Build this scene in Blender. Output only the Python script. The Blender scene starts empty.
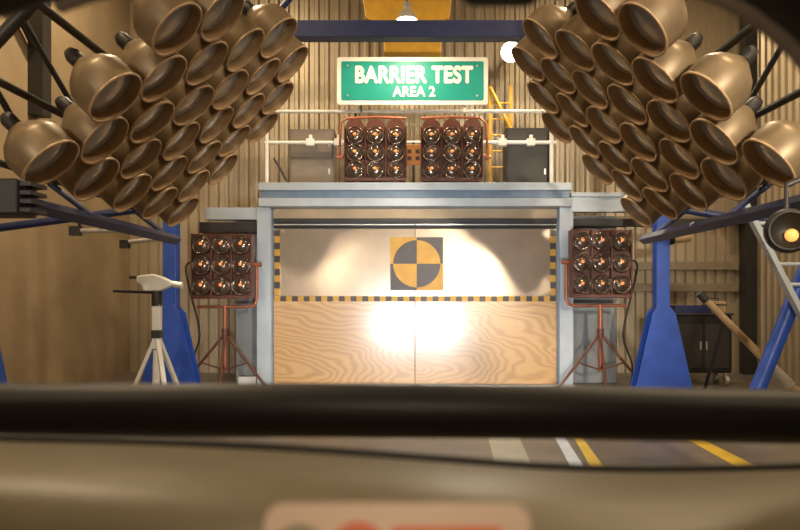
import bpy, bmesh, math, random
from mathutils import Vector, Matrix
random.seed(7)
S = bpy.context.scene
C = S.collection
PI = math.pi

# ------------------------------------------------------------------ camera
F = 700.0                      # focal length in pixels of the 800 x 530 frame
VX, VY = 410.0, 295.0          # vanishing point of the lane
CH = 1.55                      # camera height
cam_d = bpy.data.cameras.new('camera'); cam = bpy.data.objects.new('camera', cam_d); C.objects.link(cam)
cam.location = (0, 0, CH); cam.rotation_euler = (PI / 2, 0, 0)
cam_d.sensor_width = 36.0; cam_d.lens = F / 800 * 36
cam_d.shift_x = -(VX - 400) / 800; cam_d.shift_y = (VY - 265) / 800
cam_d.clip_start = 0.05
cam_d.dof.use_dof = True; cam_d.dof.focus_distance = 11.9; cam_d.dof.aperture_fstop = 3.0
S.camera = cam

# ------------------------------------------------------------------ world, exposure
w = bpy.data.worlds.new('hall_air'); S.world = w; w.use_nodes = True
w.node_tree.nodes['Background'].inputs[0].default_value = (1.0, 0.74, 0.45, 1)
w.node_tree.nodes['Background'].inputs[1].default_value = 0.05
S.view_settings.view_transform = 'Standard'
try: S.view_settings.look = 'None'
except Exception: pass
S.view_settings.gamma = 1.0
S.view_settings.use_curve_mapping = False
S.view_settings.exposure = 0.0
S.cycles.max_bounces = 6; S.cycles.diffuse_bounces = 3; S.cycles.glossy_bounces = 3
S.cycles.sample_clamp_indirect = 4.0
S.cycles.use_denoising = True

def light(name, kind, loc, aim, energy, col, size=0.3, spot=1.2, blend=0.5):
    d = bpy.data.lights.new(name, kind); o = bpy.data.objects.new(name, d); C.objects.link(o)
    o.location = loc; d.energy = energy; d.color = col
    o.rotation_euler = (Vector(aim) - Vector(loc)).to_track_quat('-Z', 'Y').to_euler()
    if kind == 'AREA': d.shape = 'DISK'; d.size = size
    elif kind == 'SPOT': d.shadow_soft_size = size; d.spot_size = spot; d.spot_blend = blend
    else: d.shadow_soft_size = size
    return o
WARM = (1.0, 0.76, 0.47); NEUT = (1.0, 0.86, 0.66); COOL = (0.80, 0.90, 1.0)

# high bay lamps of the hall: (x, y, z, energy); each lamp builder below carries the light itself
HIGHBAYS = [(-3.2, -2.0, 8.2, 90), (3.4, -2.0, 8.2, 90), (-3.6, 4.2, 8.2, 190), (3.9, 4.2, 8.2, 190),
            (-3.6, 9.9, 8.2, 270), (3.9, 9.9, 8.2, 240), (-0.05, 11.3, 5.98, 55)]

# ------------------------------------------------------------------ helpers
def at(px, py, d):
    return Vector(((px - VX) / F * d, d, CH + (VY - py) / F * d))

MATS = {}
def mat(name, col, rough=0.5, metal=0.0, var=0.12, scale=6.0, bump=0.0, bscale=40.0, emit=None, estr=0.0, coat=0.0):
    if name in MATS: return MATS[name]
    m = bpy.data.materials.new(name); m.use_nodes = True; MATS[name] = m
    nt = m.node_tree; b = nt.nodes['Principled BSDF']
    b.inputs['Roughness'].default_value = rough; b.inputs['Metallic'].default_value = metal
    b.inputs['Coat Weight'].default_value = coat
    tc = nt.nodes.new('ShaderNodeTexCoord')
    if var > 0:
        n = nt.nodes.new('ShaderNodeTexNoise'); n.inputs['Scale'].default_value = scale; n.inputs['Detail'].default_value = 5
        nt.links.new(tc.outputs['Object'], n.inputs['Vector'])
        r = nt.nodes.new('ShaderNodeValToRGB')
        r.color_ramp.elements[0].position = 0.3; r.color_ramp.elements[1].position = 0.7
        r.color_ramp.elements[0].color = tuple(c * (1 - var) for c in col) + (1,)
        r.color_ramp.elements[1].color = tuple(min(1, c * (1 + var)) for c in col) + (1,)
        nt.links.new(n.outputs['Fac'], r.inputs['Fac']); nt.links.new(r.outputs['Color'], b.inputs['Base Color'])
    else:
        b.inputs['Base Color'].default_value = tuple(col) + (1,)
    if bump > 0:
        n2 = nt.nodes.new('ShaderNodeTexNoise'); n2.inputs['Scale'].default_value = bscale; n2.inputs['Detail'].default_value = 4
        nt.links.new(tc.outputs['Object'], n2.inputs['Vector'])
        bp = nt.nodes.new('ShaderNodeBump'); bp.inputs['Strength'].default_value = bump; bp.inputs['Distance'].default_value = 0.02
        nt.links.new(n2.outputs['Fac'], bp.inputs['Height']); nt.links.new(bp.outputs['Normal'], b.inputs['Normal'])
    if emit:
        b.inputs['Emission Color'].default_value = tuple(emit) + (1,); b.inputs['Emission Strength'].default_value = estr
    return m

def frame_of(axis):
    a = Vector(axis).normalized()
    u = a.orthogonal().normalized(); v = a.cross(u)
    return a, u, v

class MB:
    def __init__(s): s.v = []; s.f = []; s.m = []; s.sm = []
    def add(s, vs, fs, mi=0, smooth=False):
        n = len(s.v); s.v += [tuple(p) for p in vs]
        for f in fs: s.f.append([i + n for i in f]); s.m.append(mi); s.sm.append(smooth)
        return s
    def box(s, c, d, mi=0, rot=None):
        x, y, z = d[0] / 2, d[1] / 2, d[2] / 2
        P = [Vector((sx * x, sy * y, sz * z)) for sx in (-1, 1) for sy in (-1, 1) for sz in (-1, 1)]
        if rot: P = [rot @ p for p in P]
        P = [p + Vector(c) for p in P]
        return s.add(P, [(0, 1, 3, 2), (4, 6, 7, 5), (0, 4, 5, 1), (2, 3, 7, 6), (0, 2, 6, 4), (1, 5, 7, 3)], mi)
    def span(s, a, b, mi=0):
        return s.box([(a[i] + b[i]) / 2 for i in range(3)], [abs(b[i] - a[i]) for i in range(3)], mi)
    def tube(s, pts, r, mi=0, n=12, sy=1.0, up=None):
        pts = [Vector(p) for p in pts]; L = len(pts); rs = r if isinstance(r, (list, tuple)) else [r] * L
        vs = []; a = (pts[1] - pts[0]).normalized()
        u = Vector(up) if up else a.orthogonal(); u = (u - a * u.dot(a)).normalized()
        for i in range(L):
            t = (pts[min(i + 1, L - 1)] - pts[max(i - 1, 0)]).normalized()
            u = (u - t * u.dot(t)).normalized(); v = t.cross(u)
            for k in range(n):
                g = 2 * PI * k / n
                vs.append(pts[i] + u * math.cos(g) * rs[i] + v * math.sin(g) * rs[i] * sy)
        fs = [(i * n + k, i * n + (k + 1) % n, (i + 1) * n + (k + 1) % n, (i + 1) * n + k) for i in range(L - 1) for k in range(n)]
        s.add(vs, fs, mi, True)
        s.add([vs[k] for k in range(n)], [tuple(range(n))[::-1]], mi); s.add(vs[-n:], [tuple(range(n))], mi)
        return s
    def lathe(s, prof, org=(0, 0, 0), axis=(0, 0, 1), n=20, mi=0):
        a, u, v = frame_of(axis); o = Vector(org); vs = []
        for (r, h) in prof:
            for k in range(n):
                g = 2 * PI * k / n
                vs.append(o + a * h + (u * math.cos(g) + v * math.sin(g)) * max(r, 1e-4))
        fs = [(i * n + k, i * n + (k + 1) % n, (i + 1) * n + (k + 1) % n, (i + 1) * n + k) for i in range(len(prof) - 1) for k in range(n)]
        return s.add(vs, fs, mi, True)
    def poly(s, pts2, y0, y1, mi=0):
        """outline in x-z extruded from y0 to y1"""
        n = len(pts2); vs = [(x, y0, z) for x, z in pts2] + [(x, y1, z) for x, z in pts2]
        fs = [tuple(range(n)), tuple(range(2 * n - 1, n - 1, -1))] + [(k, k + n, (k + 1) % n + n, (k + 1) % n) for k in range(n)]
        return s.add(vs, fs, mi)
    def build(s, name, m, parent=None, loc=(0, 0, 0), bevel=0.0):
        me = bpy.data.meshes.new(name); me.from_pydata(s.v, [], s.f)
        for x in (m if isinstance(m, (list, tuple)) else [m]): me.materials.append(x)
        for p, mi, sm in zip(me.polygons, s.m, s.sm): p.material_index = mi; p.use_smooth = sm
        bm = bmesh.new(); bm.from_mesh(me); bmesh.ops.recalc_face_normals(bm, faces=bm.faces); bm.to_mesh(me); bm.free()
        o = bpy.data.objects.new(name, me); C.objects.link(o); o.location = loc
        if parent: o.parent = parent
        if bevel > 0:
            b = o.modifiers.new('edge', 'BEVEL'); b.width = bevel; b.segments = 2; b.limit_method = 'ANGLE'; b.angle_limit = 0.7
        return o

def smooth(P, n=4):
    out = []
    for i in range(len(P) - 1):
        p0, p1, p2, p3 = P[max(i - 1, 0)], P[i], P[i + 1], P[min(i + 2, len(P) - 1)]
        for k in range(n):
            t = k / n
            out.append(0.5 * ((2 * p1) + (p2 - p0) * t + (2 * p0 - 5 * p1 + 4 * p2 - p3) * t * t + (3 * p1 - p0 - 3 * p2 + p3) * t ** 3))
    return out + [P[-1]]

def thing(name, label, cat, loc=(0, 0, 0), rz=0.0, group=None):
    o = bpy.data.objects.new(name, None); C.objects.link(o); o.location = loc; o.rotation_euler = (0, 0, rz)
    o.empty_display_size = 0.1
    o['label'] = label; o['category'] = cat
    if group: o['group'] = group
    return o
def tag(o, label, cat, group=None):
    o['label'] = label; o['category'] = cat
    if group: o['group'] = group
    return o
def struct(o, label=None):
    o['kind'] = 'structure'
    if label: o['label'] = label
    return o
def copy_tree(o, parent=None):
    c = o.copy(); C.objects.link(c); c.parent = parent
    for ch in [x for x in o.children]: copy_tree(ch, c)
    return c

# ------------------------------------------------------------------ materials
M_floor = mat('concrete_floor', (0.135, 0.115, 0.095), 0.38, var=0.25, scale=1.5, bump=0.15, bscale=25)
M_corr = mat('corrugated_steel', (0.52, 0.44, 0.32), 0.36, 0.5, var=0.12, scale=1.2)
M_plaster = mat('brown_plaster', (0.38, 0.285, 0.175), 0.85, var=0.14, scale=1.3, bump=0.1)
M_ceil = mat('ceiling_sheet', (0.30, 0.25, 0.18), 0.8, var=0.1)
M_dark = mat('dark_steel', (0.035, 0.032, 0.03), 0.5, 0.2)
M_black = mat('black_plastic', (0.006, 0.0055, 0.005), 0.5, var=0.1)
M_blue = mat('blue_paint', (0.025, 0.085, 0.46), 0.42, var=0.15, scale=4)
M_navy = mat('navy_paint', (0.014, 0.025, 0.11), 0.45, var=0.15)
M_steel = mat('pale_grey_paint', (0.50, 0.56, 0.62), 0.42, 0.1, var=0.10, scale=3)
M_web = mat('blue_grey_paint', (0.20, 0.27, 0.36), 0.45, 0.1, var=0.12)
M_white = mat('white_paint', (0.75, 0.74, 0.70), 0.45, var=0.08)
M_rust = mat('rust_brown_enamel', (0.13, 0.042, 0.026), 0.42, 0.1, var=0.2, scale=9)
M_copper = mat('copper_red_pipe', (0.42, 0.14, 0.075), 0.38, 0.35, var=0.15)
M_yellow = mat('crane_yellow', (0.60, 0.33, 0.03), 0.45, var=0.12)
M_ochre = mat('ochre_print', (0.62, 0.33, 0.035), 0.5, var=0.1)
M_print = mat('dark_print', (0.055, 0.042, 0.035), 0.45, var=0.15)
M_can = mat('tan_enamel', (0.23, 0.165, 0.095), 0.42, 0.3, var=0.14, scale=8)
M_rim = mat('tan_rim_enamel', (0.45, 0.30, 0.165), 0.42, 0.2, var=0.12, scale=8)
M_reflect = mat('reflector_metal', (0.42, 0.38, 0.32), 0.22, 0.9, var=0.1)
M_glasslens = mat('frosted_lens', (0.30, 0.30, 0.31), 0.2, 0.0, var=0.1, coat=0.5)
M_chrome = mat('chrome_dish', (0.72, 0.70, 0.66), 0.14, 1.0, var=0.05)
M_lens2 = mat('sealed_beam_glass', (0.19, 0.14, 0.11), 0.16, 0.75, var=0.1)
M_fil = mat('glowing_filament', (0.9, 0.3, 0.1), 0.4, emit=(1.0, 0.25, 0.06), estr=0.9, var=0)
M_block = mat('grey_blue_concrete', (0.27, 0.28, 0.28), 0.7, var=0.15, scale=2, bump=0.1)
M_green = mat('sign_green', (0.0, 0.31, 0.27), 0.45, var=0.05)
M_signw = mat('sign_white', (0.85, 0.87, 0.86), 0.45, var=0.03)
M_sheet = mat('grey_tan_laminate', (0.50, 0.40, 0.30), 0.22, 0.55, var=0.10, scale=2.2, bump=0.04, bscale=6)
M_bulb = mat('lit_bulb', (1, 1, 1), 0.4, emit=(1.0, 0.86, 0.62), estr=25.0, var=0)
M_bulbw = mat('lit_warm_bulb', (0.7, 0.32, 0.08), 0.4, emit=(1.0, 0.5, 0.13), estr=0.9, var=0)
M_alu = mat('aluminium', (0.62, 0.60, 0.56), 0.35, 0.6, var=0.08)
M_wood = mat('tan_timber', (0.42, 0.29, 0.16), 0.55, var=0.2)
M_dash = mat('beige_dash_vinyl', (0.175, 0.145, 0.09), 0.42, 0.0, var=0.06, scale=30)
M_dashd = mat('dark_beige_vinyl', (0.12, 0.09, 0.05), 0.5, var=0.1)
M_label = mat('label_paper', (0.62, 0.46, 0.36), 0.5, var=0.04)
M_lred = mat('label_red', (0.62, 0.13, 0.06), 0.5, var=0.05)
M_lgrey = mat('label_grey', (0.25, 0.21, 0.14), 0.5, var=0.05)
M_tapey = mat('yellow_floor_tape', (0.62, 0.42, 0.04), 0.45, var=0.12)
M_tapew = mat('pale_floor_tape', (0.62, 0.68, 0.78), 0.35, var=0.1)
M_plate = mat('grey_floor_plate', (0.36, 0.37, 0.33), 0.3, 0.3, var=0.1)

def plywood():
    m = bpy.data.materials.new('plywood_grain'); m.use_nodes = True; nt = m.node_tree; b = nt.nodes['Principled BSDF']
    tc = nt.nodes.new('ShaderNodeTexCoord'); oi = nt.nodes.new('ShaderNodeObjectInfo')
    mp = nt.nodes.new('ShaderNodeMapping'); mp.inputs['Scale'].default_value = (0.55, 1.0, 1.35)
    nt.links.new(tc.outputs['Object'], mp.inputs['Vector'])
    n = nt.nodes.new('ShaderNodeTexNoise'); n.inputs['Scale'].default_value = 1.3; n.inputs['Detail'].default_value = 2
    n.noise_dimensions = '4D'; nt.links.new(mp.outputs['Vector'], n.inputs['Vector'])
    mm = nt.nodes.new('ShaderNodeMath'); mm.operation = 'MULTIPLY'; mm.inputs[1].default_value = 9.0
    nt.links.new(oi.outputs['Random'], mm.inputs[0]); nt.links.new(mm.outputs[0], n.inputs['W'])
    mx = nt.nodes.new('ShaderNodeMix'); mx.data_type = 'VECTOR'; mx.inputs['Factor'].default_value = 0.55
    nt.links.new(mp.outputs['Vector'], mx.inputs[4]); nt.links.new(n.outputs['Color'], mx.inputs[5])
    wv = nt.nodes.new('ShaderNodeTexWave'); wv.wave_type = 'RINGS'; wv.rings_direction = 'Y'
    wv.inputs['Scale'].default_value = 6.5; wv.inputs['Distortion'].default_value = 1.2; wv.inputs['Detail'].default_value = 2
    nt.links.new(mx.outputs[1], wv.inputs['Vector'])
    r = nt.nodes.new('ShaderNodeValToRGB')
    r.color_ramp.elements[0].position = 0.05; r.color_ramp.elements[0].color = (0.55, 0.30, 0.115, 1)
    r.color_ramp.elements[1].position = 0.75; r.color_ramp.elements[1].color = (0.68, 0.41, 0.17, 1)
    nt.links.new(wv.outputs['Fac'], r.inputs['Fac']); nt.links.new(r.outputs['Color'], b.inputs['Base Color'])
    b.inputs['Roughness'].default_value = 0.35; b.inputs['Coat Weight'].default_value = 1.0; b.inputs['Coat Roughness'].default_value = 0.2; b.inputs['Coat IOR'].default_value = 1.7
    return m
M_ply = plywood()

# ------------------------------------------------------------------ the hall
XL, XR, YB, YF, ZC = -5.6, 6.8, 14.0, -9.0, 9.0
fl = struct(MB().span((XL, YF, -0.2), (XR, YB, 0)).build('floor', M_floor), 'worn grey brown concrete floor of the test hall')
struct(MB().span((XL, YF, ZC), (XR, YB, ZC + 0.2)).build('ceiling', M_ceil), 'dim brown sheet ceiling of the test hall')

def corrugated(a, b, ax, zlo, zhi, pitch, depth, inward):
    """trapezoid ribbed sheet between coordinates a and b along axis ax, ribs stand out towards `inward`"""
    mb = MB(); x = a; prof = []
    while x < b:
        for f_, h in ((0, 0), (0.42, 0), (0.54, 1), (0.86, 1)): prof.append((min(x + f_ * pitch, b), h * depth))
        x += pitch
    prof.append((b, 0))
    vs = []
    for t, h in prof:
        for z in (zlo, zhi):
            vs.append((t, h, z) if ax == 'x' else (h, t, z))
    fs = [(2 * i, 2 * i + 2, 2 * i + 3, 2 * i + 1) for i in range(len(prof) - 1)]
    vs2 = [((p[0], p[1] * inward, p[2]) if ax == 'x' else (p[0] * inward, p[1], p[2])) for p in vs]
    mb.add(vs2, fs)
    if ax == 'x': mb.span((a, -inward * 0.08, zlo), (b, -inward * 0.03, zhi))
    else: mb.span((-inward * 0.08, a, zlo), (-inward * 0.03, b, zhi))
    return mb
wb = struct(corrugated(XL, XR, 'x', 0, ZC, 0.2, 0.07, -1).build('wall_back', M_corr, loc=(0, YB, 0)), 'tan ribbed steel sheet wall behind the barrier')
wr = struct(corrugated(YF, YB, 'y', 0, ZC, 0.24, 0.055, -1).build('wall_right', M_corr, loc=(XR, 0, 0)), 'tan ribbed steel sheet wall beside the cart')
wl = struct(MB().span((XL - 0.2, YF, 0), (XL, YB, ZC)).build('wall_left', M_plaster), 'brown plastered wall behind the white tripod')
struct(MB().span((XL, YF - 0.2, 0), (XR, YF, ZC)).build('wall_front', M_plaster), 'brown plastered wall at the start of the lane')
# steel columns and girts of the walls
MB().span((XL, 10.25, 4.2), (XL + 0.22, 10.5, ZC)).build('column', M_dark, wl)
MB().span((XL, 6.6, 0), (XL + 0.22, 6.85, ZC)).build('column', M_dark, wl)
MB().tube([(XL + 0.1, 10.3, 5.2), (XL + 0.1, 7.0, 7.6)], 0.07).build('brace', M_dark, wl)
MB().span((-0.28, 13.6, 0), (-0.06, 13.85, ZC)).build('column', M_dark, wr)
MB().span((-0.28, 9.9, 0), (-0.06, 10.15, ZC)).build('column', M_dark, wr)
for z in (1.62, 2.05, 2.95):
    MB().span((2.9, -0.15, z), (XR - 0.3, -0.071, z + 0.16)).build('girt', mat('girt_brown', (0.26, 0.21, 0.145), 0.5), wb)
# floor markings: taped lines and a steel track plate
for name, m, pts in (
        ('tape_line', M_tapey, [(575, 440), (583, 440), (604, 466), (590, 466)]),
        ('tape_line', M_tapew, [(556, 440), (566, 440), (584, 466), (570, 466)]),
        ('tape_line', M_tapey, [(688, 440), (702, 440), (765, 470), (742, 470)]),
        ('track_plate', M_plate, [(488, 438), (520, 438), (532, 468), (496, 468)])):
    P = []
    for px, py in pts:
        d = F * CH / (py - VY); P.append(((px - VX) / F * d, d))
    # run the line on along the lane at both ends
    dx = (P[0][0] - P[3][0], P[0][1] - P[3][1]); k = 0.45
    P = [(P[0][0] + dx[0] * k, P[0][1] + dx[1] * k), (P[1][0] + dx[0] * k, P[1][1] + dx[1] * k), (P[2][0] - dx[0] * k, P[2][1] - dx[1] * k), (P[3][0] - dx[0] * k, P[3][1] - dx[1] * k)]
    h = 0.004
    MB().add([(x, y, 0) for x, y in P] + [(x, y, h) for x, y in P],
             [(0, 1, 2, 3), (7, 6, 5, 4), (0, 4, 5, 1), (1, 5, 6, 2), (2, 6, 7, 3), (3, 7, 4, 0)]).build(name, m, fl)
MB().span((3.6, 10.9, 0), (6.4, 11.05, 0.004)).build('tape_line', M_tapey, fl)
MB().span((2.2, 11.2, 0), (2.75, 11.32, 0.004)).build('tape_line', M_tapey, fl)

# ------------------------------------------------------------------ crash barrier
BX, BY = 0.086, 12.0
bar = thing('crash_barrier', 'wide crash barrier faced with plywood and grey sheets in a steel frame', 'barrier', (BX, BY, 0))
MB().span((-3.15, 0.30, 0), (3.55, 1.3, 2.95)).build('concrete_block', M_block, bar, bevel=0.02)
HW = 2.43
for s in (-1, 1):
    MB().span((-HW / 2 + 0.004, 0, -0.73), (HW / 2 - 0.004, 0.05, 0.73)).build('plywood_sheet', M_ply, bar, loc=(s * HW / 2, 0, 0.735), bevel=0.004)
for s in (-1, 1):
    MB().span((-HW / 2 + 0.005, 0, -0.60), (HW / 2 - 0.005, 0.05, 0.60)).build('upper_sheet', M_sheet, bar, loc=(s * HW / 2, 0, 2.085), bevel=0.004)
MB().span((-HW, 0.05, 0), (HW, 0.30, 3.06)).build('backing_board', M_dark, bar)
MB().span((-HW, 0.0, 2.86), (HW, 0.05, 3.06)).build('head_board', mat('head_board_wood', (0.58, 0.42, 0.25), 0.5, var=0.15, scale=2), bar)
for s in (-1, 1):    # black channel, its two lengths meeting at the seam
    ch = MB().span((0, -0.07, 2.80), (s * (HW - 0.01), 0.05, 2.855)).span((0, -0.04, 2.72), (s * (HW - 0.01), 0.05, 2.80))
    ch.build('channel', M_dark, bar)
    MB().span((s * 0.01, -0.075, 2.742), (s * (HW - 0.02), -0.045, 2.758)).build('channel_lip', M_alu, bar)
def checker(x0, x1, z0, z1, n, vert):
    mb = MB()
    for k in range(n):
        a, b = k / n, (k + 1) / n
        if vert: mb.span((x0, -0.004, z0 + (z1 - z0) * a), (x1, 0, z0 + (z1 - z0) * b), k % 2)
        else: mb.span((x0 + (x1 - x0) * a, -0.004, z0), (x0 + (x1 - x0) * b, 0, z1), k % 2)
    return mb
checker(-HW + 0.02, HW - 0.02, 1.44, 1.53, 48, False).build('checker_tape', [M_ochre, M_print], bar)
checker(-HW + 0.02, -HW + 0.115, 1.55, 2.67, 10, True).build('checker_tape', [M_ochre, M_print], bar)
checker(HW - 0.115, HW - 0.02, 1.55, 2.67, 10, True).build('checker_tape', [M_ochre, M_print], bar)
tg = MB().span((-0.455, -0.003, -0.455), (0.455, 0, 0.455)).build('target_marker', M_print, bar, loc=(0.03, -0.001, 2.085))
for i, (sx, sz) in enumerate(((-1, 1), (1, 1), (1, -1), (-1, -1))):
    MB().span((0.002 * sx, -0.005, 0.0), (0.455 * sx, -0.002, 0.455 * sz)).build('corner_quarter', [M_ochre, M_print][i % 2], tg)
    pts = [(0, 0)] + [(0.405 * math.cos(g) * sx, 0.405 * math.sin(g) * sz) for g in [PI / 2 * k / 14 for k in range(15)]]
    MB().poly(pts, -0.008, -0.004).build('quarter_disc', [M_print, M_ochre][i % 2], tg)
# steel frame: two posts, the H beam on top, side beams, footing
for s in (-1, 1):
    x = s * (HW + 0.125)
    po = MB().span((x - 0.115, -0.18, 0), (x + 0.115, -0.16, 3.03)).span((x - 0.115, 0.10, 0), (x + 0.115, 0.12, 3.06)).span((x - 0.02, -0.16, 0), (x + 0.02, 0.10, 3.06))
    po.build('post', M_steel, bar)
MB().span((-2.62, -0.32, 3.03), (2.62, 0.14, 3.17)).build('lower_beam', M_steel, bar, bevel=0.01)
MB().span((-2.6, -0.22, 3.17), (2.6, 0.10, 3.30)).build('beam_web', M_web, bar)
MB().span((-2.62, -0.32, 3.30), (2.62, 1.1, 3.43)).build('platform_deck', M_steel, bar, bevel=0.01)
sb = MB().span((-3.6, -0.02, 2.84), (-2.68, 0.2, 3.05)); sb.build('side_beam', M_steel, bar, bevel=0.01)
MB().span((2.68, 0.0, 2.98), (3.68, 0.2, 3.05)).span((2.68, 0.06, 3.05), (3.68, 0.16, 3.24)).span((2.68, 0.0, 3.24), (3.68, 0.2, 3.31)).build('side_beam', M_steel, bar)
MB().span((-3.7, 0.0, 2.62), (-2.68, 0.28, 2.80)).build('cable_tray', M_dark, bar)
MB().span((2.68, 0.02, 2.74), (5.2, 0.28, 2.86)).build('cable_tray', M_dark, bar)
MB().span((-2.7, -0.22, 0.0), (2.7, -0.01, 0.03)).build('floor_sill', M_alu, bar)
MB().span((-3.0, -0.12, 0.0), (-2.7, -0.02, 0.16)).build('footing', M_white, bar)

# gallery railing on top of the barrier
rl = thing('gallery_railing', 'white pipe railing on top of the crash barrier', 'railing', (BX, BY + 0.42, 3.43))
for x in (-2.62, 2.42):
    MB().tube([(x, -0.02, 0), (x, -0.02, 1.42 if x > 0 else 1.36)], 0.035).build('post', M_white, rl)
for z, a, b, r in ((0.82, -2.66, 2.5, 0.032), (1.37, -2.62, 2.5, 0.032), (0.06, -2.6, -1.2, 0.03)):
    MB().tube([(a, -0.02, z), (b, -0.02, z)], r).build('rail', M_white, rl)
for x in (-1.85, -1.35, 1.55, 2.05):
    MB().span((x - 0.07, -0.09, 0.76), (x + 0.07, 0.05, 0.88)).span((x - 0.02, -0.07, 0.88), (x + 0.03, 0.02, 0.95)).build('clamp', M_white, rl)
MB().tube([(-2.5, 0.0, 0.55), (-2.2, 0.05, 0.02)], 0.02).build('stay', M_dark, rl)
MB().tube([(0.98, 0.0, 0.0), (0.98, 0.0, 1.4)], 0.045).build('post', M_white, rl)
MB().tube([(-1.05, 0.0, 0.0), (-1.05, 0.0, 1.4)], 0.022).build('post', M_dark, rl)

def cabinet(x0, x1, h, m, label, panels):
    t = thing('control_cabinet', label, 'cabinet', ((x0 + x1) / 2, 12.75, 3.43))
    W = x1 - x0
    MB().span((-W / 2, -0.2, 0.04), (W / 2, 0.25, h)).build('body', m, t, bevel=0.012)
    MB().span((-W / 2 + 0.02, -0.22, 0), (W / 2 - 0.02, 0.2, 0.04)).build('plinth', M_dark, t)
    for k in range(panels):
        a = 0.08 + k * (h - 0.1) / panels
        d = MB().span((-W / 2 + 0.03, -0.225, a), (W / 2 - 0.03, -0.2, a + (h - 0.1) / panels - 0.05)).build('door', m, t, bevel=0.006)
        MB().span((W / 2 - 0.1, -0.245, a + 0.2), (W / 2 - 0.07, -0.225, a + 0.3)).build('handle', M_alu, d)
    return t
cabinet(-2.16, -1.36, 1.10, mat('cabinet_brown_grey', (0.17, 0.14, 0.11), 0.55), 'brown grey steel cabinet standing behind the gallery railing', 2)
cabinet(1.72, 2.50, 1.12, M_dark, 'near black steel cabinet standing beside the yellow ladder', 1)

# ------------------------------------------------------------------ nine lamp floodlights
def nine_lamp(w_, h_, caps):
    """housing with three upright modules of three lamps; local origin at housing centre, facing -y"""
    parts = []
    cw = w_ / 3
    hb = MB().span((-w_ / 2, 0.0, -h_ / 2), (w_ / 2, 0.20, h_ / 2))
    for k in range(4): hb.span((-w_ / 2 + k * cw - 0.012, -0.10, -h_ / 2), (-w_ / 2 + k * cw + 0.012, 0.0, h_ / 2))
    hb.span((-w_ / 2, -0.10, -h_ / 2 - 0.06), (w_ / 2, 0.18, -h_ / 2))
    for k in range(3 if caps else 0):
        x = -w_ / 2 + (k + 0.5) * cw
        hb.tube([(x, 0.1, h_ / 2 - 0.03), (x, -0.11, h_ / 2 - 0.03)], cw / 2 - 0.015, n=16)
    parts.append((hb, 'housing', M_rust))
    return parts
def make_lamp(R):
    dish = MB().lathe([(R * 1.08, -0.02), (R * 1.08, -0.112), (R * 1.0, -0.122), (R * 0.93, -0.112), (R * 0.92, -0.085), (R * 0.8, -0.10), (R * 0.55, -0.122), (R * 0.25, -0.134), (0, -0.137)], (0, 0, 0), (0, 1, 0), n=18)
    # profile height runs along +y, the dish opens to -y
    return dish
LAMP = {}
def add_floodlight(root, off, w_, h_, tilt=0.0, caps=False):
    o0 = None
    for mb, nm, m in nine_lamp(w_, h_, caps):
        o0 = mb.build(nm, m, root, loc=off, bevel=0.006); o0.rotation_euler = (tilt, 0, 0)
    cw, chh = w_ / 3, h_ / 3
    R = cw * 0.42
    for i in range(3):
        for j in range(3):
            x = -w_ / 2 + (i + 0.5) * cw; z = h_ / 2 - (j + 0.5) * chh - 0.02
            if 'dish' not in LAMP:
                LAMP['dish'] = make_lamp(R).build('lamp', [M_lens2], o0)
                LAMP['bulb'] = MB().lathe([(0, -0.146), (0.018, -0.144), (0.026, -0.135), (0.026, -0.12)], (0, 0, 0.02), (0, 1, 0), n=10).build('filament', M_fil, LAMP['dish'])
                LAMP['dish'].parent = root; d = LAMP['dish']; b = LAMP['bulb']
            else:
                d = LAMP['dish'].copy(); C.objects.link(d); d.parent = root
                b = LAMP['bulb'].copy(); C.objects.link(b); b.parent = d
            p = Matrix.Rotation(tilt, 3, 'X') @ Vector((x, -0.004, z))
            d.location = Vector(off) + p; d.rotation_euler = (tilt, 0, 0)
    return o0
# two on top of the barrier
for px0, px1, lab, s in ((345, 407, 'nine-lamp rust brown floodlight on the barrier top, beside the brown grey cabinet', -1),
                         (420, 482, 'nine-lamp rust brown floodlight on the barrier top, beside the white sign pole', 1)):
    W = (px1 - px0) / 58.33; x = ((px0 + px1) / 2 - VX) / 58.33
    t = thing('nine_lamp_floodlight', lab, 'floodlight', (x, 11.86, 3.43), 0, 'nine-lamp floodlights around the barrier')
    add_floodlight(t, (0, 0.0, 0.53), W * 0.97, 0.86, 0.0, True)
    a = W / 2 + 0.07
    MB().tube([(s * a, 0.1, 0.42), (s * (a + 0.02), 0.1, 0.5), (s * a, 0.1, 1.05), (s * (a - 0.1), 0.1, 1.14), (0, 0.1, 1.16), (-s * (W / 2 - 0.02), 0.1, 1.14)], 0.022).build('yoke', M_copper, t)
    MB().tube([(s * (W / 2 - 0.03), 0.1, 0.5), (s * (a + 0.08), 0.1, 0.47)], 0.03).build('clamp_knob', M_copper, t)
    for k in (-1, 1): MB().span((k * W * 0.3 - 0.05, -0.05, 0), (k * W * 0.3 + 0.05, 0.15, 0.1)).build('foot', M_rust, t)
# orange plate between them
pl = thing('orange_plate', 'small orange plate with cut-outs between the two upper floodlights', 'plate', ((413.5 - VX) / 58.33, 12.2, 3.43))
MB().tube([(0, 0, 0), (0, 0, 0.78)], 0.02).build('stem', M_dark, pl)
MB().span((-0.155, -0.03, 0.38), (0.155, 0.01, 0.74)).build('face', mat('dull_orange', (0.50, 0.20, 0.05), 0.5), pl, bevel=0.01)
for x, z in ((-0.07, 0.5), (0.07, 0.5), (-0.07, 0.62), (0.07, 0.62)):
    MB().span((x - 0.035, -0.036, z - 0.03), (x + 0.035, -0.03, z + 0.03)).build('cut_out', M_print, pl)

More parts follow.
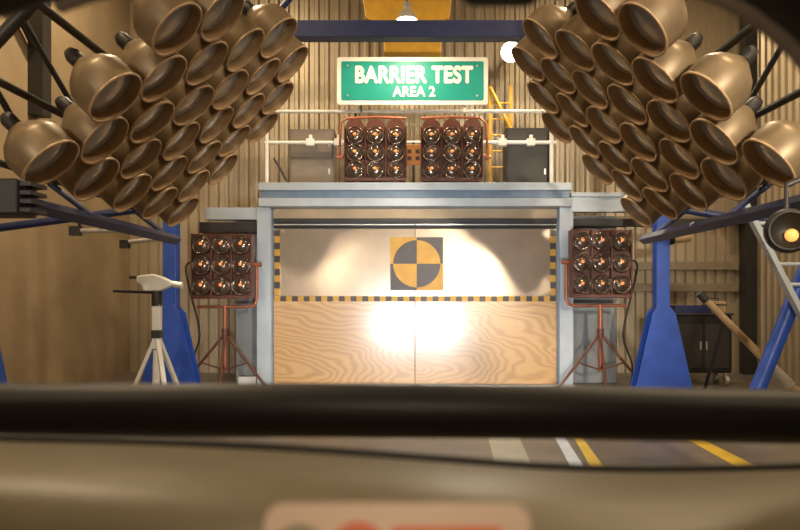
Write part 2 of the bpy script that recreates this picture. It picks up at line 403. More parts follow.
def stand_floodlight(px0, px1, py0, py1, d, lab, s, lean):
    sc = F / d; W = (px1 - px0) / sc; H = (py1 - py0) / sc; x = ((px0 + px1) / 2 - VX) / sc; zc = CH + (VY - (py0 + py1) / 2) / sc
    t = thing('nine_lamp_floodlight', lab, 'floodlight', (x, d, 0), 0, 'nine-lamp floodlights around the barrier')
    add_floodlight(t, (0, 0, zc), W, H - 0.06, 0.0)
    zb = zc - H / 2 - 0.16; a = s * (W / 2 + 0.06)
    MB().tube([(s * (W / 2 - 0.02), 0.08, zc), (a, 0.08, zc), (a, 0.08, zb + 0.12), (a - s * 0.03, 0.08, zb + 0.03), (a - s * 0.12, 0.08, zb), (-a + s * 0.1, 0.08, zb)], 0.026).build('yoke', M_copper, t)
    MB().tube([(s * (W / 2 - 0.02), 0.08, zc), (s * (W / 2 + 0.14), 0.08, zc + 0.0)], 0.035).build('clamp_knob', M_copper, t)
    MB().tube([(0.02, 0.08, 0.30), (0.02, 0.08, zb + 0.02)], 0.035).build('pole', M_copper, t)
    MB().tube([(0.02, 0.08, 0.85), (0.02, 0.08, 1.0)], 0.055).build('collar', M_rust, t)
    for g in (0.15, PI - 0.15, -PI / 2):
        e = (0.02 + 0.72 * math.cos(g), 0.08 - 0.35 * abs(math.sin(g)) if g == -PI / 2 else 0.08 - 0.1, 0.03)
        MB().tube([(0.02, 0.08, 0.92), (e[0], e[1], e[2])], 0.022).build('leg', M_rust, t)
        MB().tube([(0.02, 0.08, 0.32), (0.02 + 0.5 * (e[0] - 0.02), 0.08 + 0.5 * (e[1] - 0.08), 0.44)], 0.014).build('strut', M_rust, t)
    w0 = -s * (W / 2)
    MB().tube(smooth([Vector(p) for p in ((w0, 0.15, zc + 0.05), (w0 - s * 0.18, 0.2, zc - 0.02), (w0 - s * 0.12, 0.2, zc - 0.4), (w0 + s * 0.05, 0.2, 0.9), (w0 - s * 0.1, 0.2, 0.4), (w0 - s * 0.05, 0.12, 0.02))]), 0.016, n=8).build('cable', M_dark, t)
    return t
stand_floodlight(193, 252, 232, 297, 11.4, 'nine-lamp rust brown floodlight on a tripod stand beside the white tripod', 1, 0)
stand_floodlight(571, 630, 228, 296, 11.4, 'nine-lamp rust brown floodlight on a tripod stand beside the dark cart', -1, 0)

# ------------------------------------------------------------------ sign
sg = thing('barrier_sign', 'green sign with white lettering BARRIER TEST AREA 2 above the barrier', 'sign', ((412.5 - VX) / 58.33, 12.24, 4.78))
def rrect(w_, h_, r, n=5):
    P = []
    for cx, cz, g0 in ((w_ / 2 - r, h_ / 2 - r, 0), (-w_ / 2 + r, h_ / 2 - r, PI / 2), (-w_ / 2 + r, -h_ / 2 + r, PI), (w_ / 2 - r, -h_ / 2 + r, 1.5 * PI)):
        for k in range(n + 1): P.append((cx + r * math.cos(g0 + PI / 2 * k / n), cz + r * math.sin(g0 + PI / 2 * k / n)))
    return P
SW, SH = 2.64, 0.83
SZ = 0.515
MB().poly([(x, z + SZ) for x, z in rrect(SW, SH, 0.05)], 0, 0.04).build('border', M_signw, sg)
MB().poly([(x, z + SZ) for x, z in rrect(SW - 0.15, SH - 0.15, 0.03)], -0.006, 0).build('face', M_green, sg)
def text(body, size, x, z, parent, m, sx=1.0, off=0.0, ext=0.004, rot=(PI / 2, 0, 0), y=-0.008, name='lettering', space=1.0, bold=0.0):
    cu = bpy.data.curves.new(name, 'FONT'); cu.body = body; cu.size = size; cu.align_x = 'CENTER'; cu.align_y = 'CENTER'
    cu.extrude = ext; cu.offset = off; cu.materials.append(m); cu.space_character = space
    o = bpy.data.objects.new(name, cu); C.objects.link(o); o.parent = parent; o.location = (x, y, z); o.rotation_euler = rot; o.scale = (sx, 1, 1)
    bpy.context.view_layer.update()
    me = bpy.data.meshes.new_from_object(o.evaluated_get(bpy.context.evaluated_depsgraph_get()))
    r = bpy.data.objects.new(name, me); C.objects.link(r); r.parent = parent; r.location = o.location; r.rotation_euler = rot; r.scale = (sx, 1, 1)
    bpy.data.objects.remove(o)
    if bold:                                   # thicken the strokes: the same outlines shifted a little sideways
        bm = bmesh.new()
        for q, (dx, dy) in enumerate(((-bold, 0), (bold, 0), (0, bold), (0, -bold), (0, 0))):
            n0 = len(bm.verts); bm.from_mesh(me); bm.verts.ensure_lookup_table()
            bmesh.ops.translate(bm, verts=bm.verts[n0:], vec=(dx, dy, 0.0006 * q))
        bm.to_mesh(me); bm.free()
    return r
text('BARRIER TEST', 0.40, 0.02, SZ + 0.09, sg, M_signw, sx=0.80, off=0.004, y=-0.01, bold=0.015, space=1.04)
text('AREA 2', 0.25, 0.03, SZ - 0.20, sg, M_signw, sx=0.92, off=0.002, y=-0.01, bold=0.006)
for x in (-1, 1):
    for z in (-1, 1):
        MB().tube([(x * 1.13, -0.006, SZ + z * 0.26), (x * 1.13, -0.02, SZ + z * 0.26)], 0.018, n=8).build('bolt', M_alu, sg)
MB().tube([(0.92, 0.07, -0.02), (0.92, 0.07, SZ + 0.3)], 0.035).build('pole', M_white, sg)
MB().tube([(-0.9, 0.07, -0.02), (-0.9, 0.07, SZ + 0.3)], 0.014).build('pole', M_dark, sg)

# ------------------------------------------------------------------ blue gantry
gd = 10.5; gs = F / gd
gn = thing('gantry', 'blue steel gantry spanning the lane in front of the barrier', 'gantry', (0, gd, 0))
PX = [(171.5 - VX) / gs, (661 - VX) / gs]
for x in PX:
    MB().span((x - 0.10, -0.10, 0), (x + 0.10, 0.10, 5.72)).build('post', M_blue, gn, bevel=0.01)
    for y in (-0.12, 0.12):
        MB().poly([(x - 0.46, 0.0), (x + 0.46, 0.0), (x + 0.17, 1.28), (x + 0.05, 1.42), (x - 0.05, 1.42), (x - 0.17, 1.28)], y - 0.012, y + 0.012).build('gusset', M_blue, gn)
    MB().span((x - 0.5, -0.3, 0), (x + 0.5, 0.3, 0.03)).build('base_plate', M_blue, gn)
MB().span((PX[0] - 0.1, -0.12, 5.38), (PX[1] + 0.1, 0.12, 5.63)).build('crossbeam', M_navy, gn, bevel=0.01)
MB().tube([(-2.25, 0, 5.5), (-1.35, 0, 6.5)], 0.05).build('brace', M_navy, gn)
MB().tube([(2.1, 0, 5.5), (3.2, 0, 6.5)], 0.05).build('brace', M_navy, gn)
MB().span((PX[0] - 0.1, -0.1, 6.42), (PX[1] + 0.1, 0.1, 6.6)).build('upper_beam', M_navy, gn)
for x in PX: MB().span((x - 0.08, -0.08, 5.72), (x + 0.08, 0.08, ZC)).build('hanger', M_navy, gn)
MB().tube([(PX[0], -0.12, 2.40), (PX[0] - 0.62, -0.14, 2.33)], 0.035).build('arm', M_alu, gn)
MB().span((PX[0] - 0.70, -0.2, 2.24), (PX[0] - 0.58, -0.08, 2.36)).build('arm_head', M_dark, gn)

# ------------------------------------------------------------------ overhead banks of floodlight cans
D0, DY = 5.2, 0.754
def make_can(name, s, label, group):
    ax = Vector((0.72 * s, 0, -0.69)).normalized()          # opening direction
    t = thing(name, label, 'floodlight', (0, 0, 0), 0, group)
    R = 0.232
    # open hood in front, lens set back inside, domed back
    MB().lathe([(R, 0.05), (R * 1.01, 0.0), (R * 1.01, -0.12), (R * 0.97, -0.15), (R * 0.80, -0.21), (R * 0.50, -0.27), (R * 0.22, -0.325), (0, -0.337)], (0, 0, 0), ax, 24).build('housing', M_can, t)
    MB().lathe([(R * 1.0, 0.045), (R * 1.035, 0.05), (R * 1.035, 0.064), (R * 0.975, 0.064), (R * 0.965, 0.05), (R * 0.955, 0.0), (R * 0.945, -0.03)], (0, 0, 0), ax, 24).build('hood', M_rim, t)
    MB().lathe([(R * 0.96, -0.03), (R * 0.85, -0.018), (R * 0.55, 0.0), (R * 0.25, 0.008), (0, 0.01)], (0, 0, 0), ax, 24).build('lens', M_glasslens, t)
    MB().lathe([(0.06, -0.325), (0.06, -0.40), (0.04, -0.44), (0, -0.44)], (0, 0, 0), ax, 10).build('cable_gland', M_dark, t)
    return t
def rowpos(i, s):
    x0, z0 = 1.763 - 0.2346 * (-(i - 1)), 2.003 - 0.2473 * (i - 1)
    return Vector((s * x0, 0, CH + z0))
ORD = ['first', 'second', 'third', 'fourth', 'fifth', 'sixth', 'seventh', 'eighth']
for s, lab, glab, rlab in (
        (-1, 'white tripod', 'drum floodlights above the white tripod', 'dark tilted overhead rack holding drum floodlights above the white tripod'),
        (1, 'black cart', 'drum floodlights above the dark cart', 'dark tilted overhead rack holding drum floodlights above the dark cart')):
    proto = None
    ax = Vector((-s * 0.72, 0, -0.69)).normalized()
    for i in range(-1, 6):
        p = rowpos(i, s)
        j = 0
        while True:
            y = D0 + DY * j + (DY / 2 if i % 2 == 0 else 0.0)
            if y > (7.6 if i == -1 else 8.45): break
            if not (i == -1 and j < 2):
                c = make_can('drum_floodlight', -s, lab, glab) if proto is None else copy_tree(proto)
                if proto is None: proto = c
                nrow = len([q for q in range(12) if D0 + DY * q + (DY / 2 if i % 2 == 0 else 0.0) <= (7.6 if i == -1 else 8.45)])
                c['label'] = 'tan drum floodlight, %s row up, %s from barrier, in rack above %s' % (ORD[5 - i], ORD[nrow - 1 - j], lab)
                c.location = p + Vector((0, y, 0)) + ax * random.uniform(-0.012, 0.012)
                c.rotation_euler = (random.uniform(-0.05, 0.05), random.uniform(-0.04, 0.04), random.uniform(-0.03, 0.03))
            j += 1
    # rack: rails along the lane behind the cans, cross bars, hangers and a leg frame at the near end
    rk = thing('lamp_rack', rlab, 'rack', (0, 0, 0))
    back = -ax * 0.53
    for i in (-1.0, 0.8, 2.6, 4.4, 6.2):
        q = rowpos(i, s) + back
        MB().tube([q + Vector((0, 3.0, 0)), q + Vector((0, 8.75, 0))], 0.032, n=8).build('rail', M_dark, rk)
    q = rowpos(6.2, s) + ax * 0.02
    MB().box(q + Vector((0, 6.95, 0)), (0.09, 3.9, 0.09), rot=Matrix.Rotation(0.76 * s, 3, 'Y')).build('edge_beam', M_navy, rk)
    for y in (4.75, 6.7, 8.7):
        a, b = rowpos(-1.3, s) + back * 1.06, rowpos(6.4, s) + back * 1.06
        MB().tube([a + Vector((0, y, 0)), b + Vector((0, y, 0))], 0.045, n=8).build('crossbar', M_dark, rk)
        MB().tube([b + Vector((0, y, 0)), rowpos(6.2, s) + ax * 0.02 + Vector((0, y if y < 8.6 else 8.66, 0))], 0.03, n=8).build('bracket', M_navy, rk)
        m_ = rowpos(1, s) + back * 1.06 + Vector((0, y, 0))
        MB().tube([m_, (m_.x + s * 0.2, m_.y, ZC)], 0.035, n=8).build('hanger', M_dark, rk)
        MB().tube([b + Vector((0, y, 0)), (b.x + s * 0.9, b.y, ZC)], 0.03, n=8).build('hanger', M_dark, rk)
    # blue leg of the rack standing on the floor
    f0, f1 = (4.0, 4.95) if s > 0 else (4.86, 5.36)
    MB().tube([(s * f0, 8.4, 0.0), (s * f1, 8.4, 2.35)], 0.12, n=4, sy=0.8).build('leg', M_blue, rk)
    MB().tube([(s * f1, 8.4, 2.3), (b.x, 8.7, b.z)], 0.05, n=8).build('leg_brace', M_navy, rk)
    MB().span((s * f0 - 0.17, 8.25, 0), (s * f0 + 0.17, 8.55, 0.03)).build('base_plate', M_blue, rk)

# small dark lamp pods hung from the outer rail of the racks
def pod(px, py, d, s, label, lit):
    c = at(px, py, d); t = thing('spot_lamp', label, 'lamp', c)
    top = rowpos(6.2, s) + Vector((0.72 * s, 0, 0.69)).normalized() * 0.53
    MB().lathe([(0.0, -0.14), (0.08, -0.135), (0.13, -0.08), (0.145, 0.0), (0.135, 0.06), (0.115, 0.075), (0.11, 0.05), (0.0, 0.03)], (0, 0, 0), (-s * 0.35, -1, -0.05), 24).build('housing', M_black, t)
    MB().lathe([(0.0, 0.085), (0.03, 0.08), (0.042, 0.06), (0.03, 0.03)], (0.012, 0, -0.03), (-s * 0.35, -1, -0.05), 12).build('bulb', M_bulbw if lit else M_glasslens, t)
    MB().tube([(0, 0.02, 0.12), (0, 0.02, 0.3), (top.x - c.x, 0.02, top.z - c.z)], 0.02, n=8).build('hanger', M_dark, t)
    return t
pod(788, 231, 4.5, 1, 'black round spot lamp with an amber bulb hanging from the rack', True)
tb = thing('junction_box', 'dark ribbed junction box hanging from the overhead rack', 'box', at(8, 198, 4.5))
MB().span((-0.36, -0.12, -0.12), (0.13, 0.12, 0.11)).build('body', M_black, tb, bevel=0.015)
for k in range(4): MB().span((0.13, -0.1, -0.1 + 0.055 * k), (0.20, 0.1, -0.075 + 0.055 * k)).build('fin', M_black, tb)
top = rowpos(6.2, -1) + Vector((-0.72, 0, 0.69)).normalized() * 0.53 - at(8, 198, 4.5)
MB().tube([(-0.2, 0, 0.1), (top.x, 0, top.z)], 0.03, n=8).build('hanger', M_dark, tb)

# ------------------------------------------------------------------ overhead crane hoist, lamps
cr = thing('crane_hoist', 'yellow overhead crane hoist with a narrow lower block', 'crane', (0.0, 12.7, 0))
zz = lambda py: CH + (VY - py) / F * 12.7
xx = lambda px: (px - VX) / F * 12.7
MB().poly([(xx(362), zz(-8)), (xx(452), zz(-8)), (xx(449), zz(24)), (xx(440), zz(28)), (xx(374), zz(28)), (xx(366), zz(24))], -0.3, 0.3).build('trolley', M_yellow, cr, bevel=0.02)
MB().span((xx(384), -0.2, zz(56)), (xx(441), 0.2, zz(30))).build('lower_block', M_yellow, cr, bevel=0.03)
MB().span((xx(395), -0.21, zz(44)), (xx(430), -0.2, zz(36))).build('plate', mat('dark_yellow', (0.35, 0.18, 0.02), 0.5), cr)
MB().span((XL + 0.02, -0.2, 8.5), (XR - 0.1, 0.2, 8.9)).build('girder', M_yellow, cr)
for px in (380, 436): MB().tube([(xx(px), 0, zz(-6)), (xx(px), 0, 8.52)], 0.05, n=8).build('hanger', M_yellow, cr)
for px in (396, 404, 428): MB().tube([(xx(px), 0, zz(-10)), (xx(px), 0, zz(32))], 0.018, n=8).build('chain', M_dark, cr)

HBL = ['over the rear of the car on the plastered wall side', 'over the rear of the car on the ribbed wall side', 'over the hood on the plastered wall side', 'over the hood on the ribbed wall side', 'by the plastered wall before the gantry', 'by the ribbed wall before the gantry']
def high_bay(x, y, z, e, label, small=False):
    t = thing('high_bay_lamp', label, 'lamp', (x, y, z), 0, 'high bay lamps of the hall')
    k = 0.62 if small else 1.0
    MB().lathe([(0.28 * k, 0), (0.27 * k, 0.02), (0.2 * k, 0.16 * k), (0.12 * k, 0.26 * k), (0.10 * k, 0.30 * k), (0.10 * k, 0.46 * k), (0.0, 0.47 * k)], (0, 0, 0), (0, 0, 1), 24).build('reflector', M_alu, t)
    MB().lathe([(0.0, 0.03 * k), (0.24 * k, 0.03 * k)], (0, 0, 0), (0, 0, 1), 24).build('diffuser', M_bulb, t)
    MB().tube([(0, 0, 0.45 * k), (0, 0, ZC - z)], 0.015, n=8).build('stem', M_dark, t)
    L = light('high_bay_light', 'AREA', (x, y, z - 0.03), (x, y, 0), e, WARM, 0.5 * k); return t
for k, (x, y, z, e) in enumerate(HIGHBAYS[:-1]):
    high_bay(x, y, z, e, 'round high bay lamp ' + HBL[k])
x, y, z, e = HIGHBAYS[-1]
high_bay(x, y, z, e, 'small bright high bay lamp hanging in front of the yellow crane hoist', True)

# bright flood lamp on the ribbed wall next to the sign
fw = thing('flood_lamp', 'blazing white flood lamp on the ribbed wall beside the sign', 'lamp', at(511, 52, 13.3))
MB().lathe([(0.19, -0.02), (0.2, 0.0), (0.17, 0.12), (0.09, 0.2), (0.0, 0.21)], (0, 0, 0), (0.1, 1, 0.35), 20).build('housing', M_alu, fw)
MB().lathe([(0.0, 0.0), (0.185, 0.0)], (0, 0, 0), (0.1, 1, 0.35), 20).build('lens', M_bulb, fw)
MB().tube([(0, 0.15, 0.05), (0, 0.62, 0.1)], 0.03, n=8).build('bracket', M_dark, fw)
light('wall_flood_light', 'AREA', at(511, 53, 13.15), at(500, 250, 11), 70, NEUT, 0.36).data.spread = 2.2
light('wall_flood_glow', 'POINT', at(511, 48, 13.35) , (0, 0, 0), 12, NEUT, 0.1)

# yellow ladder up to the gallery, beside the dark cabinet
ld = thing('ladder', 'ochre yellow steel ladder standing behind the sign pole and cabinet', 'ladder', (1.75, 13.55, 0))
for x in (-0.2, 0.2): MB().span((x - 0.03, -0.03, 0), (x + 0.03, 0.03, 5.6)).build('rail', M_yellow, ld)
for k in range(17): MB().tube([(-0.2, 0, 0.3 + 0.31 * k), (0.2, 0, 0.3 + 0.31 * k)], 0.018, n=8).build('rung', M_yellow, ld)
MB().tube([(-0.2, -0.05, 5.55), (0.3, -0.1, 4.5)], 0.035, n=8).build('handrail', M_yellow, ld)
for zq in (2.0, 5.0):
    for x in (-0.2, 0.2): MB().tube([(x, 0, zq), (x, 0.42, zq)], 0.02, n=8).build('wall_bracket', M_yellow, ld)

# ------------------------------------------------------------------ camera on the white tripod
tp = thing('camera_tripod', 'white camera on a white tripod beside the blue gantry post', 'tripod', ((157 - VX) / F * 9.4, 9.4, 0))
zt = lambda py: CH + (VY - py) / F * 9.4
MB().span((-0.055, -0.05, zt(349)), (0.055, 0.05, zt(304))).build('column', M_white, tp, bevel=0.01)
MB().span((-0.06, -0.06, zt(338)), (0.06, 0.06, zt(330))).build('collar', M_dark, tp)
MB().tube([(0, 0, zt(306)), (0, 0, zt(291))], 0.07, n=14).build('pan_head', M_dark, tp)
MB().tube([(-0.58, -0.02, zt(291)), (0.06, 0, zt(293))], 0.018, n=8).build('pan_handle', M_black, tp)
MB().poly([(-0.25, zt(276)), (-0.05, zt(274)), (0.08, zt(277)), (0.22, zt(282)), (0.22, zt(286)), (0.06, zt(291)), (-0.16, zt(291)), (-0.18, zt(285)), (-0.26, zt(282))], -0.08, 0.08).build('camera_body', M_white, tp, bevel=0.02)
MB().tube([(0.2, 0, zt(284)), (0.34, 0, zt(285.5))], 0.045, n=14).build('camera_lens', M_alu, tp)
MB().span((-0.36, -0.04, zt(279)), (-0.24, 0.04, zt(276))).build('viewfinder', M_dark, tp)
MB().tube([(0, 0, zt(350)), (-0.0, -0.04, 0.3)], 0.05, n=10).build('lower_column', M_white, tp)
for gx, gy in ((-0.42, -0.05), (0.30, -0.42), (0.25, 0.40)):
    MB().box(((gx) * 0.5, gy * 0.5, zt(334) / 2), (0.06, 0.05, math.hypot(zt(334), math.hypot(gx, gy)) - 0.02),
             rot=Vector((-gx, -gy, zt(334))).to_track_quat('Z', 'Y').to_matrix()).build('leg', M_white, tp, bevel=0.006)

# pale arm lamp hung from the rack above the tripod
al = thing('arm_lamp', 'thin pale tube lamp hanging below the overhead rack', 'lamp', at(98, 231, 7.6))
MB().tube([(-0.2, 0, 0.0), (0.24, 0, 0.01)], 0.03, n=10).build('tube', M_alu, al)
MB().span((-0.30, -0.04, -0.05), (-0.18, 0.04, 0.05)).build('end_box', M_dark, al)
rp = rowpos(6.2, -1) + Vector((0, 7.6, 0)) - at(98, 231, 7.6)
MB().tube([(-0.2, 0, 0.04), (-0.2, 0, 0.18), (rp.x, rp.y, rp.z)], 0.02, n=8).build('hanger', M_dark, al)

# ------------------------------------------------------------------ things by the ribbed wall
ct = thing('equipment_cart', 'black equipment cart with blue tray and papers on top', 'cart', ((701 - VX) / 58.33, 12.2, 0))
MB().span((-0.48, -0.28, 0.22), (0.50, 0.28, 1.20)).build('body', M_black, ct, bevel=0.03)
for k in range(2):
    d = MB().span((-0.44 + 0.47 * k, -0.30, 0.3), (-0.02 + 0.47 * k, -0.28, 1.05)).build('door', M_dark, ct, bevel=0.01)
    MB().span((-0.06 + 0.1 * k, -0.32, 0.62), (-0.04 + 0.1 * k, -0.30, 0.76)).build('handle', M_alu, d)
MB().span((-0.52, -0.3, 1.20), (0.52, 0.3, 1.24)).build('top', M_dark, ct, bevel=0.01)
for x in (-0.4, 0.42):
    for y in (-0.2, 0.2):
        MB().tube([(x - 0.03, y, 0.09), (x + 0.03, y, 0.09)], 0.09, n=14).span((x - 0.025, y - 0.03, 0.12), (x + 0.025, y + 0.03, 0.23)).build('caster', M_alu, ct)
tr = thing('blue_tray', 'navy blue tray lying on the black cart', 'tray', ((692 - VX) / 58.33, 12.1, 1.24))
MB().span((-0.32, -0.18, 0), (0.30, 0.18, 0.02)).build('bottom', M_navy, tr)
for a, b in (((-0.32, -0.18, 0.02), (0.30, -0.16, 0.13)), ((-0.32, 0.16, 0.02), (0.30, 0.18, 0.13)), ((-0.32, -0.16, 0.02), (-0.30, 0.16, 0.13)), ((0.28, -0.16, 0.02), (0.30, 0.16, 0.13))):
    MB().span(a, b).build('side', M_navy, tr)
tc_ = thing('tool_case', 'tan tool case standing beside the blue tray on the cart', 'case', ((718 - VX) / 58.33, 12.15, 1.24))
MB().span((-0.14, -0.14, 0), (0.15, 0.14, 0.2)).build('body', M_wood, tc_, bevel=0.02)
MB().span((-0.145, -0.145, 0.13), (0.155, 0.145, 0.15)).build('seam_band', M_dark, tc_)
MB().tube([(-0.06, 0, 0.19), (-0.06, 0, 0.25), (0.07, 0, 0.25), (0.07, 0, 0.19)], 0.013, n=8).build('handle', M_dark, tc_)

# leaning timber pole
a = at(704, 298, 9.6); e = at(806, 402, 9.6)
pw = thing('leaning_prop', 'tan timber prop leaning over the floor beside the black cart', 'prop', (e.x, e.y, 0))
foot = Vector((e.x - a.x, 0, e.z - a.z)).normalized()
g = e + foot * (e.z / -foot.z if foot.z < 0 else 0)
rel = Vector((e.x, e.y, 0))
MB().tube([a - rel, g - rel], [0.045, 0.07], n=10).build('shaft', M_wood, pw)
MB().tube([at(764, 359, 9.6) - rel, at(790, 385.5, 9.6) - rel], [0.066, 0.08], n=10).build('sleeve', M_alu, pw)
MB().tube([a - rel + foot * 0.05, a - rel - foot * 0.1], 0.06, n=10).build('head', M_dark, pw)
MB().tube([a - rel + foot * 0.4, Vector((a.x + 0.35, 9.6 + 0.9, 0.0)) - rel], 0.025, n=8).build('stay', M_dark, pw)

# grey ladder stair leaning into the rack
top = at(744, 203, 8.2); b0 = at(800, 312, 8.2); dr = (b0 - top).normalized(); b1 = top + dr * (top.z / -dr.z)
lg = thing('leaning_ladder', 'grey steel ladder leaning up beside the ribbed wall', 'ladder', (b1.x, b1.y, 0))
rel = Vector((b1.x, b1.y, 0)); W2 = Vector((0.62, 0, 0.05))
for off in (Vector((0, 0, 0)), W2):
    mid = (top + b1) / 2 + off - rel
    MB().box(mid - Vector((0, 0, off.z)), (0.11, 0.06, (top - b1).length), rot=(top - b1).to_track_quat('Z', 'Y').to_matrix()).build('rail', M_steel, lg)
n = 11
for k in range(1, n):
    p = top.lerp(b1, k / n) - rel
    MB().tube([p, p + Vector((0.62, 0, 0))], 0.022, n=8).build('rung', M_steel, lg)

# wall camera and strip lamp by the ribbed wall
wc = thing('surveillance_camera', 'small tan surveillance camera on the dark tray by the ribbed wall', 'camera', at(680, 238, 12.1))
MB().tube([(-0.16, -0.05, -0.02), (0.16, 0.0, 0.02)], 0.085, n=14).build('body', M_wood, wc)
MB().tube([(-0.22, -0.06, -0.025), (-0.15, -0.048, -0.02)], 0.10, n=14).build('lens_hood', M_black, wc)
MB().tube([(0.05, 0.03, 0.08), (0.05, 0.05, 0.205)], 0.025, n=8).build('bracket', M_dark, wc)
sl = thing('strip_lamp', 'short amber glowing strip lamp under the wall girt', 'lamp', at(738, 221, 13.6))
MB().span((-0.22, -0.05, 0.0), (0.22, 0.26, 0.06)).build('housing', M_alu, sl)
MB().tube([(-0.2, -0.02, -0.02), (0.18, -0.02, -0.02)], 0.03, n=10).build('tube', M_bulbw, sl)

# ------------------------------------------------------------------ the car the camera rides in
car = thing('car', 'car interior with beige dashboard, black crossbar and dark windscreen frame', 'car', (0.1, 0.7, 0))
CO = Vector((0.1, 0.7, 0))
def cp(px, py, d): return at(px, py, d) - CO
# dashboard: swept profile across the car; the far edge drops a little to one side
mb = MB(); NX = 25; rows = []
edge_px = [(-120, 432), (0, 438), (120, 440), (250, 445), (400, 455), (500, 463), (570, 468), (660, 469), (800, 466), (930, 460)]
def edge_y(px):
    for (a, ya), (b, yb) in zip(edge_px, edge_px[1:]):
        if px <= b: return ya + (yb - ya) * (px - a) / (b - a)
    return edge_px[-1][1]
EP = []
for i in range(NX):
    px = -120 + 1050 * i / (NX - 1)
    py = sum(edge_y(min(929, max(-119, px + k))) for k in (-60, -30, 0, 30, 60)) / 5 + 4
    top = cp(px, py, 0.92); EP.append(top)
    X = top.x
    rows.append([(X, top.y + 0.05, top.z - 0.5), (X, top.y + 0.03, top.z - 0.06), (X, top.y + 0.01, top.z - 0.012), (X, top.y, top.z),
                 (X * 0.98, top.y - 0.06, top.z + 0.013), (X * 0.96, top.y - 0.14, top.z + 0.024), (X * 0.94, top.y - 0.22, top.z + 0.027),
                 (X * 0.92, top.y - 0.285, top.z + 0.019), (X * 0.91, top.y - 0.315, top.z - 0.01), (X * 0.91, top.y - 0.325, top.z - 0.06), (X * 0.91, top.y - 0.30, top.z - 0.4)])
K = len(rows[0])
mb.add([p for r in rows for p in r], [(i * K + k, (i + 1) * K + k, (i + 1) * K + k + 1, i * K + k + 1) for i in range(NX - 1) for k in range(K - 1)], 0, True)
mb.add(rows[0], [tuple(range(K))]); mb.add(rows[-1], [tuple(range(K))])
dash = mb.build('dashboard', M_dash, car)
MB().tube([p + Vector((0, 0.012, 0.0)) for p in EP], 0.007, n=8).build('edge_seal', M_black, dash)
# warning label standing at the near edge of the dashboard
lb = MB().poly(rrect(0.205, 0.12, 0.014), -0.002, 0.002).build('warning_label', M_label, car, loc=at(397, 586, 0.52) - CO)
lb.rotation_euler = (-0.5, 0, 0)
MB().poly([(0.022 * math.cos(g) - 0.075, 0.022 * math.sin(g) + 0.022) for g in [2 * PI * k / 24 for k in range(24)]], -0.004, -0.002).build('grey_disc', M_lgrey, lb)
MB().poly([(0.022 * math.cos(g) - 0.030, 0.022 * math.sin(g) + 0.024) for g in [2 * PI * k / 24 for k in range(24)]], -0.004, -0.002).build('red_disc', M_lred, lb)
MB().poly([(x + 0.038, z + 0.028) for x, z in rrect(0.085, 0.028, 0.004)], -0.004, -0.002).build('red_bar', M_lred, lb)
MB().tube([cp(-230, 410, 1.12), cp(-60, 410, 1.12), cp(300, 410, 1.12), cp(560, 412, 1.12), cp(860, 418, 1.12), cp(990, 420, 1.12)], 0.043, n=24).build('crossbar', M_black, car)
# windscreen frame: header and pillars
fr = [cp(-330, 480, 1.05), cp(-260, 330, 0.95), (cp(-150, 120, 0.86)), cp(-70, 15, 0.82), cp(20, -22, 0.80), cp(120, -48, 0.8), cp(400, -62, 0.8), cp(640, -60, 0.8), cp(728, -42, 0.8), cp(793, -7, 0.81), cp(858, 62, 0.84), cp(960, 230, 0.92), cp(1060, 480, 1.05)]
frs = smooth(fr)
MB().tube(frs, 0.034, n=12).build('windscreen_frame', M_black, car)
ctr = cp(400, 230, 0.85)
MB().tube([p + (ctr - p).normalized() * 0.036 + Vector((0, 0.02, 0)) for p in frs[16:]], 0.012, n=8).build('trim_strip', mat('grey_trim', (0.20, 0.16, 0.14), 0.5), car)
MB().span((-0.045, -0.02, -0.03), (0.045, 0.02, 0.05)).build('mirror_foot', M_black, car, loc=at(500, -22, 0.78) - CO, bevel=0.015)
# unseen panel above the camera, added to shade the dashboard, and body below
rf = MB()
gx = [-0.85, -0.55, 0.0, 0.55, 0.9]; gz = [1.80, 1.93, 1.985, 1.93, 1.80]
vs = []; 
for y in (0.12, -0.9):
    vs += [(x, y, z) for x, z in zip(gx, gz)]
    vs += [(x, y, z + 0.04) for x, z in zip(gx, gz)]
fs = []
for k in range(4):
    fs += [(k, k + 1, k + 11, k + 10), (k + 5, k + 15, k + 16, k + 6), (k, k + 5, k + 6, k + 1), (k + 10, k + 11, k + 16, k + 15)]
fs += [(0, 10, 15, 5), (4, 9, 19, 14)]
rf.add(vs, fs).build('shade_roof', M_dash, car)
hd = MB()
prof = [(0.30, 0.95), (0.8, 0.93), (1.3, 0.86), (1.55, 0.74), (1.62, 0.5), (1.58, 0.25)]
vs = [(x, y, z) for y, z in prof for x in (-0.8, 0.85)]
hd.add(vs, [(2 * k, 2 * k + 1, 2 * k + 3, 2 * k + 2) for k in range(len(prof) - 1)])
for i_, x in enumerate((-0.8, 0.85)): hd.add([(x, y, z) for y, z in prof] + [(x, 0.3, 0.25)], [tuple(range(len(prof) + 1))])
hd.build('hood', M_dash, car)
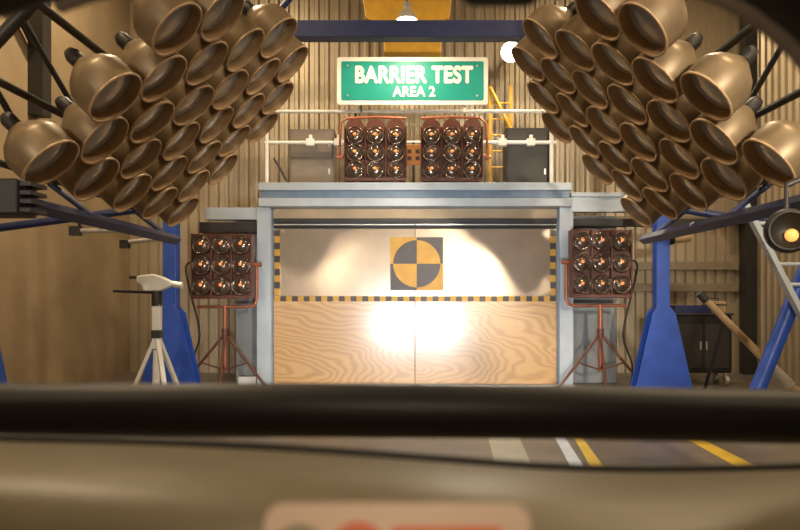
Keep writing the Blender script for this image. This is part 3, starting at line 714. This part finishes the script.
for x in (-0.75, 0.8): MB().tube([(x - 0.1, 0.95, 0.31), (x + 0.1, 0.95, 0.31)], 0.31, n=28).build('wheel', M_black, car)
for x in (-0.8, 0.85): MB().span((x - 0.03, -0.9, 0.25), (x + 0.03, 0.32, 1.3)).build('side_panel', M_dash, car)
# head lamps of the car
for x in (-0.55, 0.85 - 0.02):
    h = MB().lathe([(0.09, 0.0), (0.095, 0.02), (0.07, -0.08), (0, -0.1)], (0, 0, 0), (0, 1, 0), 18).build('head_lamp', M_chrome, car, loc=(x - 0.02, 1.63, 0.68))
    light('head_light', 'SPOT', (x - 0.02 + 0.1, 0.7 + 1.72, 0.68), (x * 0.9 + 0.1, 12, 0.9), 800, COOL, 0.09, 0.9, 0.8)

# fill lamp added overhead in the car to brighten dashboard and label
dm = MB().lathe([(0.0, -0.02), (0.05, -0.018), (0.06, 0.0), (0.06, 0.02)], (0, 0, 0), (0, 0, 1), 16).build('cabin_fill_lamp', mat('cabin_fill_lens', (0.9, 0.85, 0.75), 0.4, emit=(1.0, 0.82, 0.58), estr=4.0, var=0), car, loc=(-0.1, -0.52, 1.96))
light('cabin_fill_light', 'AREA', (0.0, 0.18, 1.92), (0.0, 0.6, 1.3), 3.0, (1.0, 0.8, 0.55), 0.1)

# floodlight towers at the start of the lane, behind the car
for x, y, z, e, lab in ((-4.0, -4.0, 3.3, 26, 'lit floodlight tower behind the car on the plastered wall side'), (3.7, -4.0, 3.7, 115, 'lit floodlight tower behind the car on the ribbed wall side')):
    t = thing('floodlight_tower', lab, 'floodlight', (x, y, 0), 0, 'floodlight towers behind the car')
    MB().tube([(0, 0, 0.02), (0, 0, z + 0.3)], 0.05).build('pole', M_dark, t)
    MB().span((-0.5, 0.05, z - 0.5), (0.5, 0.22, z + 0.5)).build('housing', M_rust, t, bevel=0.02)
    MB().span((-0.5, -0.4, 0), (0.5, 0.4, 0.04)).build('base', M_dark, t)
    light('tower_light', 'AREA', (x, y + 0.25, z), (0.25 * x, 12, 1.9), e, NEUT, 0.9).data.spread = 0.75
